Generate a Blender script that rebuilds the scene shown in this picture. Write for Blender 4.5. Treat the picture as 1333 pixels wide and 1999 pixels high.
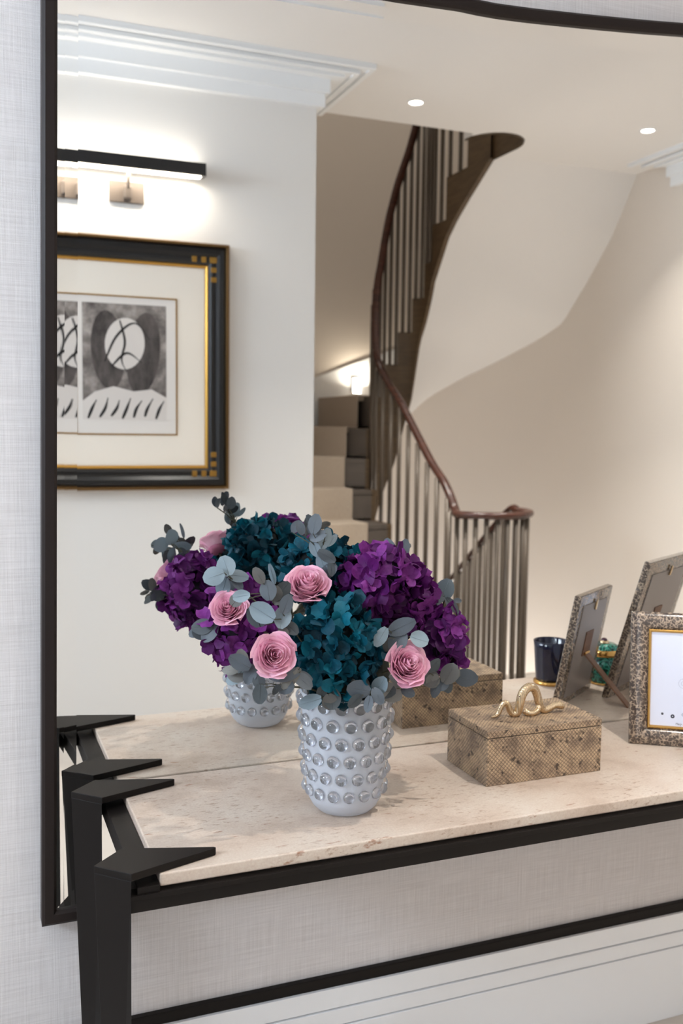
import bpy, bmesh, math, random
from mathutils import Vector, Matrix, Euler, noise
for o in list(bpy.data.objects): bpy.data.objects.remove(o)
random.seed(7)
scn = bpy.context.scene
COL = scn.collection
PI = math.pi
V = Vector

# ------------------------------------------------------------------ camera
cam_d = bpy.data.cameras.new('camera'); cam = bpy.data.objects.new('camera', cam_d); COL.objects.link(cam)
scn.camera = cam
YAW, PITCH, ROLL = 0.37894, -0.08677, 0.01233
fw = V((math.sin(YAW)*math.cos(PITCH), math.cos(YAW)*math.cos(PITCH), math.sin(PITCH)))
rt = V((math.cos(YAW), -math.sin(YAW), 0)); up = rt.cross(fw)
r2 = rt*math.cos(ROLL)+up*math.sin(ROLL); u2 = -rt*math.sin(ROLL)+up*math.cos(ROLL)
mw = Matrix((r2, u2, -fw)).transposed().to_4x4(); mw.translation = V((-0.2595, -1.7424, 1.40))
cam.matrix_world = mw
cam_d.sensor_fit = 'HORIZONTAL'; cam_d.sensor_width = 36; cam_d.lens = 50.67
cam_d.clip_start = 0.02
cam_d.dof.use_dof = True; cam_d.dof.focus_distance = 1.55; cam_d.dof.aperture_fstop = 7.5

# ------------------------------------------------------------------ world, exposure, daylight
W = bpy.data.worlds.new('world'); scn.world = W; W.use_nodes = True
W.node_tree.nodes['Background'].inputs[0].default_value = (0.62, 0.76, 1.0, 1)
W.node_tree.nodes['Background'].inputs[1].default_value = 1.0
vs = scn.view_settings; vs.view_transform = 'Standard'; vs.look = 'None'; vs.gamma = 1; vs.use_curve_mapping = False
vs.exposure = 0.3
def area_light(name, loc, target, sx, sy, power, color, spread=PI, shape='RECTANGLE', parent=None):
    d = bpy.data.lights.new(name, 'AREA'); d.shape = shape; d.size = sx; d.size_y = sy
    d.energy = power; d.color = color; d.spread = spread
    o = bpy.data.objects.new(name, d); COL.objects.link(o); o.location = loc
    o.rotation_euler = (V(target)-V(loc)).to_track_quat('-Z', 'Y').to_euler()
    if parent: o.parent = parent
    return o
# daylight entering by the tall window in the left wall
area_light('window_daylight', (-3.12, -1.25, 2.45), (0, -1.25, 2.55), 1.7, .7, 96, (0.76, 0.87, 1.0))

# ------------------------------------------------------------------ helpers
def lin(r, g, b):
    f = lambda c: (c/255/12.92) if c/255 <= 0.04045 else ((c/255+0.055)/1.055)**2.4
    return (f(r), f(g), f(b), 1)
class NT:
    def __init__(s, name):
        s.m = bpy.data.materials.new(name); s.m.use_nodes = True; s.t = s.m.node_tree
        s.b = s.t.nodes['Principled BSDF']; s.out = s.t.nodes['Material Output']
    def n(s, kind, ins=None, **props):
        nd = s.t.nodes.new(kind)
        for k, v in props.items(): setattr(nd, k, v)
        for k, v in (ins or {}).items():
            if hasattr(v, 'is_linked') or isinstance(v, bpy.types.NodeSocket): s.t.links.new(v, nd.inputs[k])
            else: nd.inputs[k].default_value = v
        return nd
    def set(s, **kw):
        for k, v in kw.items():
            k = k.replace('_', ' ')
            if isinstance(v, bpy.types.NodeSocket): s.t.links.new(v, s.b.inputs[k])
            else: s.b.inputs[k].default_value = v
        return s
    def coord(s, which='Object', scale=(1,1,1), rot=(0,0,0)):
        c = s.n('ShaderNodeTexCoord'); m = s.n('ShaderNodeMapping', {'Vector': c.outputs[which], 'Scale': scale, 'Rotation': rot})
        return m.outputs[0]
    def noise(s, vec, scale=5, detail=4, rough=.5):
        return s.n('ShaderNodeTexNoise', {'Vector': vec, 'Scale': scale, 'Detail': detail, 'Roughness': rough}).outputs[0]
    def ramp(s, fac, stops):
        r = s.n('ShaderNodeValToRGB', {'Fac': fac}); e = r.color_ramp.elements
        while len(e) < len(stops): e.new(0.5)
        for el, (p, c) in zip(e, stops): el.position = p; el.color = c
        return r.outputs[0]
    def mix(s, fac, a, b, blend='MIX'):
        n = s.n('ShaderNodeMix', data_type='RGBA', blend_type=blend)
        for k, v in ((0, fac), (6, a), (7, b)):
            if isinstance(v, bpy.types.NodeSocket): s.t.links.new(v, n.inputs[k])
            else: n.inputs[k].default_value = v
        return n.outputs[2]
    def math(s, op, a, b=0.0):
        n = s.n('ShaderNodeMath', operation=op)
        for k, v in ((0, a), (1, b)):
            if isinstance(v, bpy.types.NodeSocket): s.t.links.new(v, n.inputs[k])
            else: n.inputs[k].default_value = v
        return n.outputs[0]
    def bump(s, h, strength=.3, dist=.002):
        b = s.n('ShaderNodeBump', {'Height': h, 'Strength': strength, 'Distance': dist})
        s.t.links.new(b.outputs[0], s.b.inputs['Normal']); return s
def plain(name, col, rough=.5, metal=0, **kw):
    t = NT(name); t.set(Base_Color=col, Roughness=rough, Metallic=metal, **kw); return t.m
def emis(name, col, st):
    t = NT(name); t.set(Base_Color=(0,0,0,1), Emission_Color=col, Emission_Strength=st); return t.m

class MB:
    """collects polygons, links them as one mesh object"""
    def __init__(s): s.v = []; s.f = []; s.uv = None
    def add(s, vs, fs):
        b = len(s.v); s.v += [tuple(v) for v in vs]; s.f += [tuple(i+b for i in f) for f in fs]; return s
    def box(s, x0, x1, y0, y1, z0, z1, M=None):
        vs = [V((x, y, z)) for z in (z0, z1) for y in (y0, y1) for x in (x0, x1)]
        if M: vs = [M @ v for v in vs]
        return s.add(vs, [(0,2,3,1), (4,5,7,6), (0,1,5,4), (2,6,7,3), (0,4,6,2), (1,3,7,5)])
    def prism(s, poly, z0, z1, poly1=None):
        poly1 = poly1 or poly; n = len(poly)
        vs = [(x, y, z0) for x, y in poly]+[(x, y, z1) for x, y in poly1]
        return s.add(vs, [tuple(reversed(range(n))), tuple(range(n, 2*n))]+[(i, (i+1) % n, n+(i+1) % n, n+i) for i in range(n)])
    def grid(s, rows, closed=False):
        n = len(rows[0]); vs = [p for r in rows for p in r]; fs = []
        for i in range(len(rows)-1):
            for j in range(n if closed else n-1):
                k = (j+1) % n; fs.append((i*n+j, i*n+k, (i+1)*n+k, (i+1)*n+j))
        return s.add(vs, fs)
    def tube(s, pts, rad, n=8, cap=True, flat=1.0):
        pts = [V(p) for p in pts]; rows = []; prev = None
        for i, p in enumerate(pts):
            t = (pts[min(i+1, len(pts)-1)]-pts[max(i-1, 0)]).normalized()
            ref = V((0,0,1)) if abs(t.z) < .95 else V((1,0,0))
            a = t.cross(ref).normalized() if prev is None else (prev-t*prev.dot(t)).normalized()
            prev = a; b = t.cross(a); r = rad[i] if isinstance(rad, (list, tuple)) else rad
            rows.append([p+(a*math.cos(2*PI*k/n)+b*math.sin(2*PI*k/n)*flat)*r for k in range(n)])
        b0 = len(s.v); s.grid(rows, True)
        if cap:
            s.f.append(tuple(b0+k for k in reversed(range(n)))); e = b0+(len(rows)-1)*n; s.f.append(tuple(e+k for k in range(n)))
        return s
    def lathe(s, prof, n=48, c=(0,0,0)):
        rows = [[(c[0]+r*math.cos(2*PI*k/n), c[1]+r*math.sin(2*PI*k/n), c[2]+z) for k in range(n)] for r, z in prof]
        return s.grid(rows, True)
    def mesh(s, name, mat, smooth=False, uvbox=False):
        me = bpy.data.meshes.new(name); me.from_pydata([tuple(v) for v in s.v], [], s.f); me.validate()
        bm = bmesh.new(); bm.from_mesh(me); bmesh.ops.recalc_face_normals(bm, faces=bm.faces)
        if uvbox:
            l = bm.loops.layers.uv.new('UVMap')
            for f in bm.faces:
                a = max(range(3), key=lambda i: abs(f.normal[i])); ij = [i for i in range(3) if i != a]
                for lp in f.loops: lp[l].uv = (lp.vert.co[ij[0]], lp.vert.co[ij[1]])
        bm.to_mesh(me); bm.free()
        if smooth: me.polygons.foreach_set('use_smooth', [True]*len(me.polygons))
        if mat: me.materials.append(mat)
        return me
    def build(s, name, mat, parent=None, smooth=False, bevel=0, segs=2, uvbox=False, angle=None):
        return link(name, s.mesh(name, mat, smooth, uvbox), parent, bevel, segs, angle)
def link(name, me, parent=None, bevel=0, segs=2, angle=None):
    o = bpy.data.objects.new(name, me); COL.objects.link(o)
    if parent: o.parent = parent
    if bevel:
        m = o.modifiers.new('bevel', 'BEVEL'); m.width = bevel; m.segments = segs; m.limit_method = 'ANGLE'; m.angle_limit = .6
    if angle is not None:
        me.polygons.foreach_set('use_smooth', [True]*len(me.polygons))
        me.set_sharp_from_angle(angle=angle)
    return o
def tag(o, label, cat, group=None):
    o['label'] = label; o['category'] = cat
    if group: o['group'] = group
    return o
def thing(name, label, cat, loc=(0,0,0), group=None):
    o = bpy.data.objects.new(name, None); o.empty_display_size = .05; COL.objects.link(o); o.location = loc
    return tag(o, label, cat, group)
def struct(o): o['kind'] = 'structure'; return o
def at(loc):       # matrix that puts world-space vertices into a parent's space
    return V(loc)
def smoothstep(a, b, x):
    t = min(1, max(0, (x-a)/(b-a))); return t*t*(3-2*t)
def interp(x, tab):
    if x <= tab[0][0]: return tab[0][1]
    for (a, va), (b, vb) in zip(tab, tab[1:]):
        if x <= b: return va+(vb-va)*(x-a)/(b-a)
    return tab[-1][1]

# ------------------------------------------------------------------ materials
def m_wallpaper():
    t = NT('linen_wallpaper')
    a = t.noise(t.coord(scale=(9, 1, 420)), 1, 5, .6); b = t.noise(t.coord(scale=(420, 1, 9)), 1, 5, .6)
    c = t.noise(t.coord(scale=(2.2, 1, 70)), 1, 2, .5); d = t.noise(t.coord(), 900, 2)
    h = t.math('ADD', t.math('ADD', a, b), t.math('MULTIPLY', d, .35))
    h = t.math('ADD', h, t.math('MULTIPLY', t.n('ShaderNodeMapRange', {0: c, 1: .62, 2: .70}).outputs[0], .5))
    col = t.ramp(t.math('MULTIPLY', t.math('ADD', a, b), .5), [(.33, lin(200, 196, 195)), (.62, lin(226, 223, 223))])
    t.set(Base_Color=col, Roughness=.85); t.bump(h, .55, .0009); return t.m
def m_paint(name, col, rough=.7):
    t = NT(name); t.set(Base_Color=col, Roughness=rough); t.bump(t.noise(t.coord(), 220, 3), .06, .001); return t.m
def m_stone():
    t = NT('beige_travertine'); v = t.coord()
    base = t.ramp(t.noise(v, 5.5, 6, .62), [(.3, lin(168, 151, 136)), (.48, lin(195, 180, 167)), (.7, lin(206, 195, 184))])
    fine = t.noise(v, 260, 3, .6)
    base = t.mix(.18, base, t.ramp(fine, [(.35, lin(190, 168, 150)), (.65, lin(240, 230, 220))]), 'OVERLAY')
    zone = t.n('ShaderNodeMapRange', {0: t.noise(v, 7, 3), 1: .42, 2: .60}).outputs[0]
    pit = t.n('ShaderNodeMapRange', {0: t.noise(t.coord(scale=(62, 150, 100)), 1, 4, .62), 1: .55, 2: .66}).outputs[0]
    pit = t.math('MULTIPLY', pit, zone)
    rust = t.n('ShaderNodeMapRange', {0: t.noise(t.coord(scale=(24, 70, 60)), 1, 5, .65), 1: .62, 2: .70}).outputs[0]
    col = t.mix(t.math('MULTIPLY', pit, .75), base, lin(150, 122, 100))
    col = t.mix(t.math('MULTIPLY', rust, .75), col, lin(146, 98, 68))
    t.set(Base_Color=col, Roughness=.42, Specular_IOR_Level=.35)
    t.bump(t.math('SUBTRACT', t.math('MULTIPLY', fine, .15), pit), .25, .0008); return t.m
def m_bronze(name='dark_bronze_metal', c=(19, 15, 13), rough=.45):
    t = NT(name); n = t.noise(t.coord(), 500, 2)
    t.set(Base_Color=lin(*c), Roughness=rough, Metallic=0.0, Specular_IOR_Level=.2); t.bump(n, .08, .0004); return t.m
def m_snakeskin():
    t = NT('snakeskin_leather'); uv = t.coord('UV')
    r = t.coord('UV', (1, 1, 1), (0, 0, PI/4)); sep = t.n('ShaderNodeSeparateXYZ', {0: t.n('ShaderNodeVectorMath', {0: r, 1: t.n('ShaderNodeVectorMath', {0: t.n('ShaderNodeTexNoise', {'Vector': uv, 'Scale': 9.0, 'Detail': 1.0}).outputs['Color'], 1: (.02, .02, 0)}, operation='MULTIPLY').outputs[0]}, operation='ADD').outputs[0]})
    k = 2*PI/.0056
    sx = t.math('ABSOLUTE', t.math('SINE', t.math('MULTIPLY', sep.outputs[0], k/2))); sy = t.math('ABSOLUTE', t.math('SINE', t.math('MULTIPLY', sep.outputs[1], k/2)))
    lat = t.math('MINIMUM', sx, sy)
    scale_h = t.n('ShaderNodeMapRange', {0: lat, 1: .05, 2: .55}).outputs[0]
    blot = t.noise(uv, 21, 4, .62)
    col = t.ramp(blot, [(.36, lin(132, 112, 94)), (.47, lin(172, 147, 121)), (.58, lin(204, 176, 143)), (.7, lin(158, 134, 110))])
    sp = t.n('ShaderNodeTexVoronoi', {'Vector': r, 'Scale': 1/.0056, 'Randomness': .35}); spots = t.n('ShaderNodeMapRange', {0: sp.outputs['Color'], 1: .60, 2: .66}).outputs[0]
    near = t.n('ShaderNodeMapRange', {0: t.noise(uv, 34, 2), 1: .53, 2: .62}).outputs[0]
    col = t.mix(t.math('MULTIPLY', t.math('MULTIPLY', spots, near), .92), col, lin(52, 42, 38))
    col = t.mix(t.math('MULTIPLY', t.math('SUBTRACT', 1.0, scale_h), .8), col, lin(74, 60, 50))
    t.set(Base_Color=col, Roughness=.42); t.bump(scale_h, .6, .0012); return t.m
def m_shagreen():
    t = NT('lacquered_shagreen'); v = t.coord('Object')
    w = t.n('ShaderNodeVectorMath', {0: v, 1: t.n('ShaderNodeVectorMath', {0: t.n('ShaderNodeTexNoise', {'Vector': v, 'Scale': 120.0, 'Detail': 1.0}).outputs['Color'], 1: (.008, .008, .008)}, operation='MULTIPLY').outputs[0]}, operation='ADD').outputs[0]
    vo = t.n('ShaderNodeTexVoronoi', {'Vector': w, 'Scale': 135.0}, feature='DISTANCE_TO_EDGE')
    e = t.n('ShaderNodeMapRange', {0: vo.outputs[0], 1: .03, 2: .17}).outputs[0]
    brk = t.n('ShaderNodeMapRange', {0: t.noise(v, 130, 2), 1: .40, 2: .54}).outputs[0]
    dark = t.ramp(t.noise(v, 60, 3), [(.35, lin(70, 60, 55)), (.65, lin(98, 86, 78))])
    col = t.mix(t.math('MULTIPLY', t.math('SUBTRACT', 1.0, e), brk), dark, lin(186, 164, 142))
    t.set(Base_Color=col, Roughness=.16, Coat_Weight=.6, Coat_Roughness=.06); return t.m
def m_gold(name, c, rough=.22): return plain(name, lin(*c), rough, 1.0)
def m_petal(name, lo, mid, hi, rough=.55):
    t = NT(name); oi = t.n('ShaderNodeObjectInfo').outputs['Random']
    n = t.noise(t.coord(scale=(1,1,1)), 120, 3, .6)
    f = t.math('ADD', t.math('MULTIPLY', oi, .6), t.math('MULTIPLY', n, .4))
    col = t.ramp(f, [(.15, lin(*lo)), (.5, lin(*mid)), (.85, lin(*hi))])
    t.set(Base_Color=col, Roughness=rough, Specular_IOR_Level=.25)
    tr = t.n('ShaderNodeBsdfTranslucent', {'Color': col}); ms = t.n('ShaderNodeMixShader', {0: .22, 1: t.b.outputs[0], 2: tr.outputs[0]})
    t.t.links.new(ms.outputs[0], t.out.inputs[0])
    t.bump(t.noise(t.coord(), 300, 3), .35, .001); return t.m
def m_leaf(name, lo, hi):
    t = NT(name); oi = t.n('ShaderNodeObjectInfo').outputs['Random']
    f = t.math('ADD', t.math('MULTIPLY', oi, .5), t.math('MULTIPLY', t.noise(t.coord(), 160, 4, .65), .5))
    t.set(Base_Color=t.ramp(f, [(.2, lin(*lo)), (.8, lin(*hi))]), Roughness=.6, Sheen_Weight=.2)
    t.bump(t.noise(t.coord(), 400, 2), .2, .0006); return t.m
def m_wood(name, lo, hi, rough=.35, scale=(3, 3, 40)):
    t = NT(name); n = t.noise(t.coord(scale=scale), 1.5, 5, .6)
    t.set(Base_Color=t.ramp(n, [(.3, lin(*lo)), (.7, lin(*hi))]), Roughness=rough); return t.m
def m_carpet():
    t = NT('beige_wool_carpet'); n = t.noise(t.coord(), 350, 3, .7)
    t.set(Base_Color=t.ramp(n, [(.3, lin(160, 146, 132)), (.7, lin(196, 182, 166))]), Roughness=.95); t.bump(n, .5, .003); return t.m
def m_malachite():
    t = NT('green_malachite'); v = t.coord()
    n = t.noise(v, 38, 2, .5); w = t.math('SINE', t.math('MULTIPLY', n, 46.0))
    t.set(Base_Color=t.ramp(t.math('ADD', t.math('MULTIPLY', w, .25), t.math('MULTIPLY', n, .9)), [(.2, lin(6, 46, 40)), (.5, lin(20, 106, 88)), (.8, lin(70, 158, 140))]), Roughness=.12); return t.m
MAT = dict(
    wallpaper=m_wallpaper(), wall=m_paint('warm_white_wall_paint', lin(226, 224, 221)), stairwall=m_paint('warm_white_stair_paint', lin(226, 217, 207)),
    ceil=m_paint('white_ceiling_paint', lin(232, 230, 228)), trimw=m_paint('white_trim_paint', lin(236, 238, 240), .45),
    floor=m_wood('pale_stone_floor', (182, 172, 162), (200, 191, 181), .35, (2, 2, 2)),
    stone=m_stone(), bronze=m_bronze(), bronze2=m_bronze('dark_bronze_frame', (36, 29, 27), .48), skin=m_snakeskin(), shag=m_shagreen(),
    gold=m_gold('polished_gilt', (214, 168, 96), .2), antique=m_gold('antique_gilt', (178, 138, 70), .32), silvergold=m_gold('champagne_gold', (226, 200, 160), .2),
    oldgilt=m_gold('aged_gilt', (128, 100, 66), .35), nickel=plain('brushed_nickel', lin(96, 86, 78), .5, .1),
    black=plain('black_lacquer', lin(20, 20, 22), .28), mat=plain('ivory_mat_board', lin(238, 230, 218), .9), paper=plain('print_paper', lin(224, 219, 214), .9),
    card=plain('white_card', lin(222, 226, 242), .8), rail=m_wood('mahogany_handrail', (50, 28, 22), (78, 46, 36), .25),
    string=m_wood('dark_oak_string', (72, 56, 38), (98, 78, 54), .5, (5, 5, 30)), step=plain('dark_stained_step', lin(92, 84, 78), .55), carpet=m_carpet(),
    balu=plain('bronze_baluster_metal', lin(88, 78, 68), .42, .2), mala=m_malachite(), navy=plain('navy_glazed_china', lin(8, 14, 40), .1),
    velvet=plain('grey_frame_backing', lin(146, 138, 136), .3), brownleather=m_wood('brown_leather_strut', (112, 78, 58), (136, 98, 76), .5),
)
# ================================================================== the setting (hall, built where it stands)
CEIL = 3.0; YP = -2.49; XC = 1.28; XR = 3.705; CX, CY, RI, RO = 2.485, -4.1, .235, 1.22   # picture wall, corner, right wall, stair centre
def arc(cx, cy, r, a0, a1, n): return [(cx+r*math.cos(math.radians(a0+(a1-a0)*i/n)), cy-r*math.sin(math.radians(a0+(a1-a0)*i/n))) for i in range(n+1)]
struct(MB().box(-3.0, XR, .025, .125, 0, CEIL).build('wall_back', MAT['wallpaper']))
b = MB(); b.prism([(-3.0, YP), (XC, YP), (XC, CY), (XC-.12, CY), (XC-.12, YP-.12), (-3.0, YP-.12)], 0, 3.25)
b.prism([(XC, YP-.12), (XC, CY), (XC-.12, CY), (XC-.12, YP-.12)], 3.25, 5.6)
struct(b.build('wall_front', MAT['wall']))
b = MB(); b.box(XR, XR+.12, CY, .125, -1.6, 5.6); struct(b.build('wall_right', MAT['stairwall']))
b = MB(); outer = arc(CX, CY, RO+.13, 180, 0, 48); inner = arc(CX, CY, RO, 180, 0, 48); inner[0] = (XC-.02, CY)
rows = [[(x, y, z) for x, y in inner] for z in (-1.6, 5.6)]
b.grid(rows); b.grid([[(x, y, z) for x, y in outer] for z in (-1.6, 5.6)])
struct(b.build('wall_stairwell', MAT['stairwall'], smooth=True))
# left wall with the tall window the daylight comes through
b = MB(); b.box(-3.1, -3, -2.61, -2.15, 0, CEIL); b.box(-3.1, -3, -.35, .125, 0, CEIL); b.box(-3.1, -3, -2.15, -.35, 0, 2.05); b.box(-3.1, -3, -2.15, -.35, 2.85, CEIL)
struct(b.build('wall_left', MAT['wall']))
b = MB()
for y in (-2.15, -1.27, -.39): b.box(-3.07, -3.02, y, y+.04, 2.05, 2.85)
for z in (2.05, 2.81): b.box(-3.07, -3.02, -2.15, -.35, z, z+.04)
struct(b.build('window_1', MAT['trimw']))
# floor with the stair opening
b = MB(); b.box(-3, XR, YP, .125, -.2, 0); b.box(XC, 2.25, CY, YP, -.2, 0); b.box(2.25, XR, -2.95, YP, -.2, 0)
struct(b.build('floor', MAT['floor']))
b = MB(); b.box(XC-.2, XR+.2, CY-RO-.2, YP, -1.75, -1.6); struct(b.build('floor', MAT['floor']))
# ceiling, ending at the stairwell with the rounded end of the well
well = arc(2.545, -3.12, .175, 180, 0, 1)
poly = [(-3.1, .125), (XR+.1, .125), (XR+.1, -3.30), (2.72, -3.30)]
poly += [(2.545+.175*math.cos(a), -3.10+.20*math.sin(a)) for a in [PI*i/14 for i in range(15)]]
poly += [(2.37, -2.985), (XC, -2.985), (XC, YP), (-3.1, YP)]
b = MB(); b.prism(poly, CEIL, CEIL+.25); struct(b.build('ceiling', MAT['ceil']))
b = MB(); b.box(XC-.2, XR+.2, CY-RO-.2, -2.6, 5.6, 5.7); struct(b.build('ceiling', MAT['ceil']))
b = MB(); b.box(XC-.2, XR+.2, -2.80, -2.7, 3.25, 5.6); struct(b.build('wall_stairwell_upper', MAT['stairwall']))
# cornices: two fasciae and three ribs stepping out over the ceiling, mitred round the corner
def cornice(name, path):
    b = MB()
    for o0, o1, z0, z1 in ((0, .030, 2.845, 2.902), (0, .048, 2.902, 2.962), (.040, .098, 2.962, 2.975), (.0, .150, 2.975, 2.984), (.0, .205, 2.986, 3.0), (.128, .150, 2.968, 2.976), (.182, .205, 2.977, 2.987)):
        rows = []
        for (x, y, nx, ny) in path:
            rows.append([(x+nx*o0, y+ny*o0, z0), (x+nx*o1, y+ny*o1, z0), (x+nx*o1, y+ny*o1, z1), (x+nx*o0, y+ny*o0, z1)])
        bb = len(b.v); b.grid(rows, True); b.f.append((bb, bb+1, bb+2, bb+3)); e = bb+4*(len(rows)-1); b.f.append((e, e+1, e+2, e+3))
    return struct(b.build(name, MAT['trimw']))
cornice('trim_1', [(-3.0, YP, 0, 1), (XC, YP, 1, 1), (XC, -2.98, 1, 0)])
cornice('trim_2', [(XR, -2.93, -1, -1), (XR, .025, -1, -1), (-3.0, .025, 1, -1)])
# skirting below the console: dark cap strip on a stepped white board
b = MB(); b.box(-3, XR, .011, .025, .2545, .2775); struct(b.build('trim_3', MAT['bronze'], bevel=.0015))
b = MB(); b.box(-3, XR, .005, .025, .212, .2545); b.box(-3, XR, .002, .025, .176, .2095); b.box(-3, XR, -.001, .025, 0, .174); b.box(-3, XR, .012, .025, .17, .22)
struct(b.build('baseboard_back', MAT['trimw'], bevel=.001))

# ================================================================== mirror
mt = NT('silvered_mirror_glass'); mt.set(Base_Color=(.93, .94, .925, 1), Metallic=1, Roughness=0.0)
def mtop(x): return interp(x, [(-.2, 2.205), (.52, 2.213), (.66, 2.219), (.72, 2.2175), (.81, 2.222), (.97, 2.234), (1.1, 2.245), (1.22, 2.257), (1.4, 2.245), (1.53, 2.234), (1.69, 2.222), (1.78, 2.2175), (2.7, 2.205)])
MX0, MX1, MZ0 = -.1085, 2.6085, .525
mir = thing('wall_mirror', 'large wall mirror with slim dark bronze frame above the console table', 'mirror', (MX0, 0, MZ0))
xs = [MX0+(MX1-MX0)*i/64 for i in range(65)]
def skew_to_view(b):      # leans the mirror's upright left side to line up in the camera view
    b.v = [(x+(-.0055+.0235*(z/1.68))*max(0, 1-x/(MX1-MX0)), y, z) for x, y, z in b.v]; return b
def mirror_strips():
    ring0 = [(x, mtop(x)) for x in xs]
    def inset(d):
        xs2 = [MX0+d+(MX1-MX0-2*d)*i/64 for i in range(65)]
        return [(MX0+d, MZ0+d)]+[(x, mtop(x)-d) for x in xs2]+[(MX1-d, MZ0+d)]
    b0, b1, b2 = inset(0), inset(.014), inset(.036)
    o = MB(); o.f.append(tuple(range(len(b2)))); o.v = [(x-MX0, 0, z-MZ0) for x, z in b2]
    skew_to_view(o).build('glass', mt.m, mir)
    # bevel: two facets, each slightly tilted
    d1, d2 = -.00085, -.00155
    for nm, A, B, ya, yb in (('bevel', b1, b2, d1, 0), ('bevel', b0, b1, d2, d1)):
        o = MB(); n = len(A)
        o.grid([[(x-MX0, ya, z-MZ0) for x, z in A+A[:1]], [(x-MX0, yb, z-MZ0) for x, z in B+B[:1]]])
        skew_to_view(o).build(nm, mt.m, mir)
    def fr(d): return [(MX0-d, MZ0-d)]+[(x, mtop(x)+d) for x in [MX0-d+(MX1-MX0+2*d)*i/64 for i in range(65)]]+[(MX1+d, MZ0-d)]
    prof = [(-.001, .002), (-.001, -.008), (.004, -.013), (.019, -.013), (.024, -.009), (.024, .025)]
    o = MB(); o.grid([[(x-MX0, y, z-MZ0) for x, z in fr(d)+fr(d)[:1]] for d, y in prof])
    skew_to_view(o).build('frame', MAT['bronze2'], mir)
mirror_strips()

# ================================================================== console table
TT = .75; TX1 = 2.5
tab = thing('console_table', 'dark metal console table with beige travertine top under the mirror', 'console table', (0, 0, 0))
MB().box(0, TX1, -.393, -.0035, TT-.02, TT).build('tabletop', MAT['stone'], tab, bevel=.0028, segs=3)
MB().box(-.045, TX1+.045, -.400, -.378, .700, .7265).build('front_rail', MAT['bronze'], tab, bevel=.001)
MB().box(-.045, TX1+.045, -.403, -.400, .7195, .7265).build('rail_lip', MAT['bronze'], tab, bevel=.0006)
MB().box(-.045, TX1+.045, -.026, -.006, .700, .7265).build('back_rail', MAT['bronze'], tab, bevel=.001)
MB().box(-.034, -.0008, -.3995, -.025, .704, .737).build('side_rail', MAT['bronze'], tab, bevel=.001)
MB().box(TX1+.0008, TX1+.034, -.3995, -.025, .704, .737).build('side_rail', MAT['bronze'], tab, bevel=.001)
for yc in (-.360, -.0565):
    for sx, x0 in ((1, 0), (-1, TX1)):
        hw = .0455
        kite = [(x0-sx*.090, yc), (x0-sx*.043, yc-hw), (x0+sx*.090, yc-.003), (x0+sx*.092, yc), (x0+sx*.090, yc+.003), (x0-sx*.043, yc+hw)]
        leg0 = [(x0-sx*.066, yc), (x0-sx*.0445, yc-hw*.72), (x0-sx*.0445, yc+hw*.72)]
        leg1 = [(x0-sx*.0895, yc), (x0-sx*.0435, yc-hw), (x0-sx*.0435, yc+hw)]
        lg = MB().prism(leg0, 0, TT+.001, leg1).build('leg', MAT['bronze'], tab, bevel=.0008)
        MB().prism(kite, TT+.001, TT+.012).build('cap_plate', MAT['bronze'], lg, bevel=.0008)

# ================================================================== vase
VX, VY = .345, -.255
g = NT('frosted_crystal'); g.set(Base_Color=lin(246, 249, 255), IOR=1.3)
oc = g.n('ShaderNodeSeparateXYZ', {0: g.n('ShaderNodeTexCoord').outputs['Object']})
row_ = g.math('DIVIDE', g.math('SUBTRACT', oc.outputs[2], .0425), .0305); ri_ = g.math('ROUND', row_)
dz_ = g.math('MULTIPLY', g.math('SUBTRACT', row_, ri_), .0305)
ka = g.math('SUBTRACT', g.math('DIVIDE', g.math('SUBTRACT', g.math('ARCTAN2', oc.outputs[1], oc.outputs[0]), .12), 2*PI/16), g.math('MULTIPLY', g.math('FLOORED_MODULO', ri_, 2.0), .5))
da_ = g.math('MULTIPLY', g.math('SUBTRACT', ka, g.math('ROUND', ka)), 2*PI/16*.071)
dd_ = g.math('SQRT', g.math('ADD', g.math('MULTIPLY', dz_, dz_), g.math('MULTIPLY', da_, da_)))
clear = g.math('MULTIPLY', g.math('LESS_THAN', dd_, .0085), g.math('GREATER_THAN', oc.outputs[2], .027))
frost = g.math('SUBTRACT', 1.0, g.math('MULTIPLY', clear, .82))
g.set(Roughness=g.math('MULTIPLY', frost, .42), Transmission_Weight=g.math('SUBTRACT', 1.0, g.math('MULTIPLY', frost, .6)))
tr = g.n('ShaderNodeBsdfTranslucent', {'Color': lin(244, 248, 255)}); dfz = g.n('ShaderNodeMixShader', {0: g.math('MULTIPLY', frost, .42), 1: g.b.outputs[0], 2: tr.outputs[0]}); g.t.links.new(dfz.outputs[0], g.out.inputs[0])
cg = NT('clear_crystal'); cg.set(Base_Color=(.98, .985, 1, 1), Roughness=.015, Transmission_Weight=1, IOR=1.55)
vase = thing('crystal_vase', 'frosted crystal vase studded with clear round knobs holding the bouquet', 'vase', (VX, VY, TT))
prof = [(.001, .0), (.040, .0), (.047, .003), (.056, .012), (.0625, .024), (.0655, .04), (.069, .08), (.072, .12), (.0745, .16), (.0765, .195), (.079, .207), (.077, .209), (.073, .200), (.069, .12), (.0615, .04), (.055, .022), (.001, .014)]
MB().lathe(prof, 64).build('body', g.m, vase, smooth=True)
kp = MB(); kp.lathe([(.0005, .0105), (.0038, .0099), (.0075, .0077), (.0099, .0045), (.0112, 0), (.0100, -.003), (.0005, -.004)], 16); kme = kp.mesh('glass_knob', cg.m, True)
def vr(z): return interp(z, [(.0, .04), (.024, .0625), (.04, .0655), (.08, .069), (.12, .072), (.16, .0745), (.21, .0765)])
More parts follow.
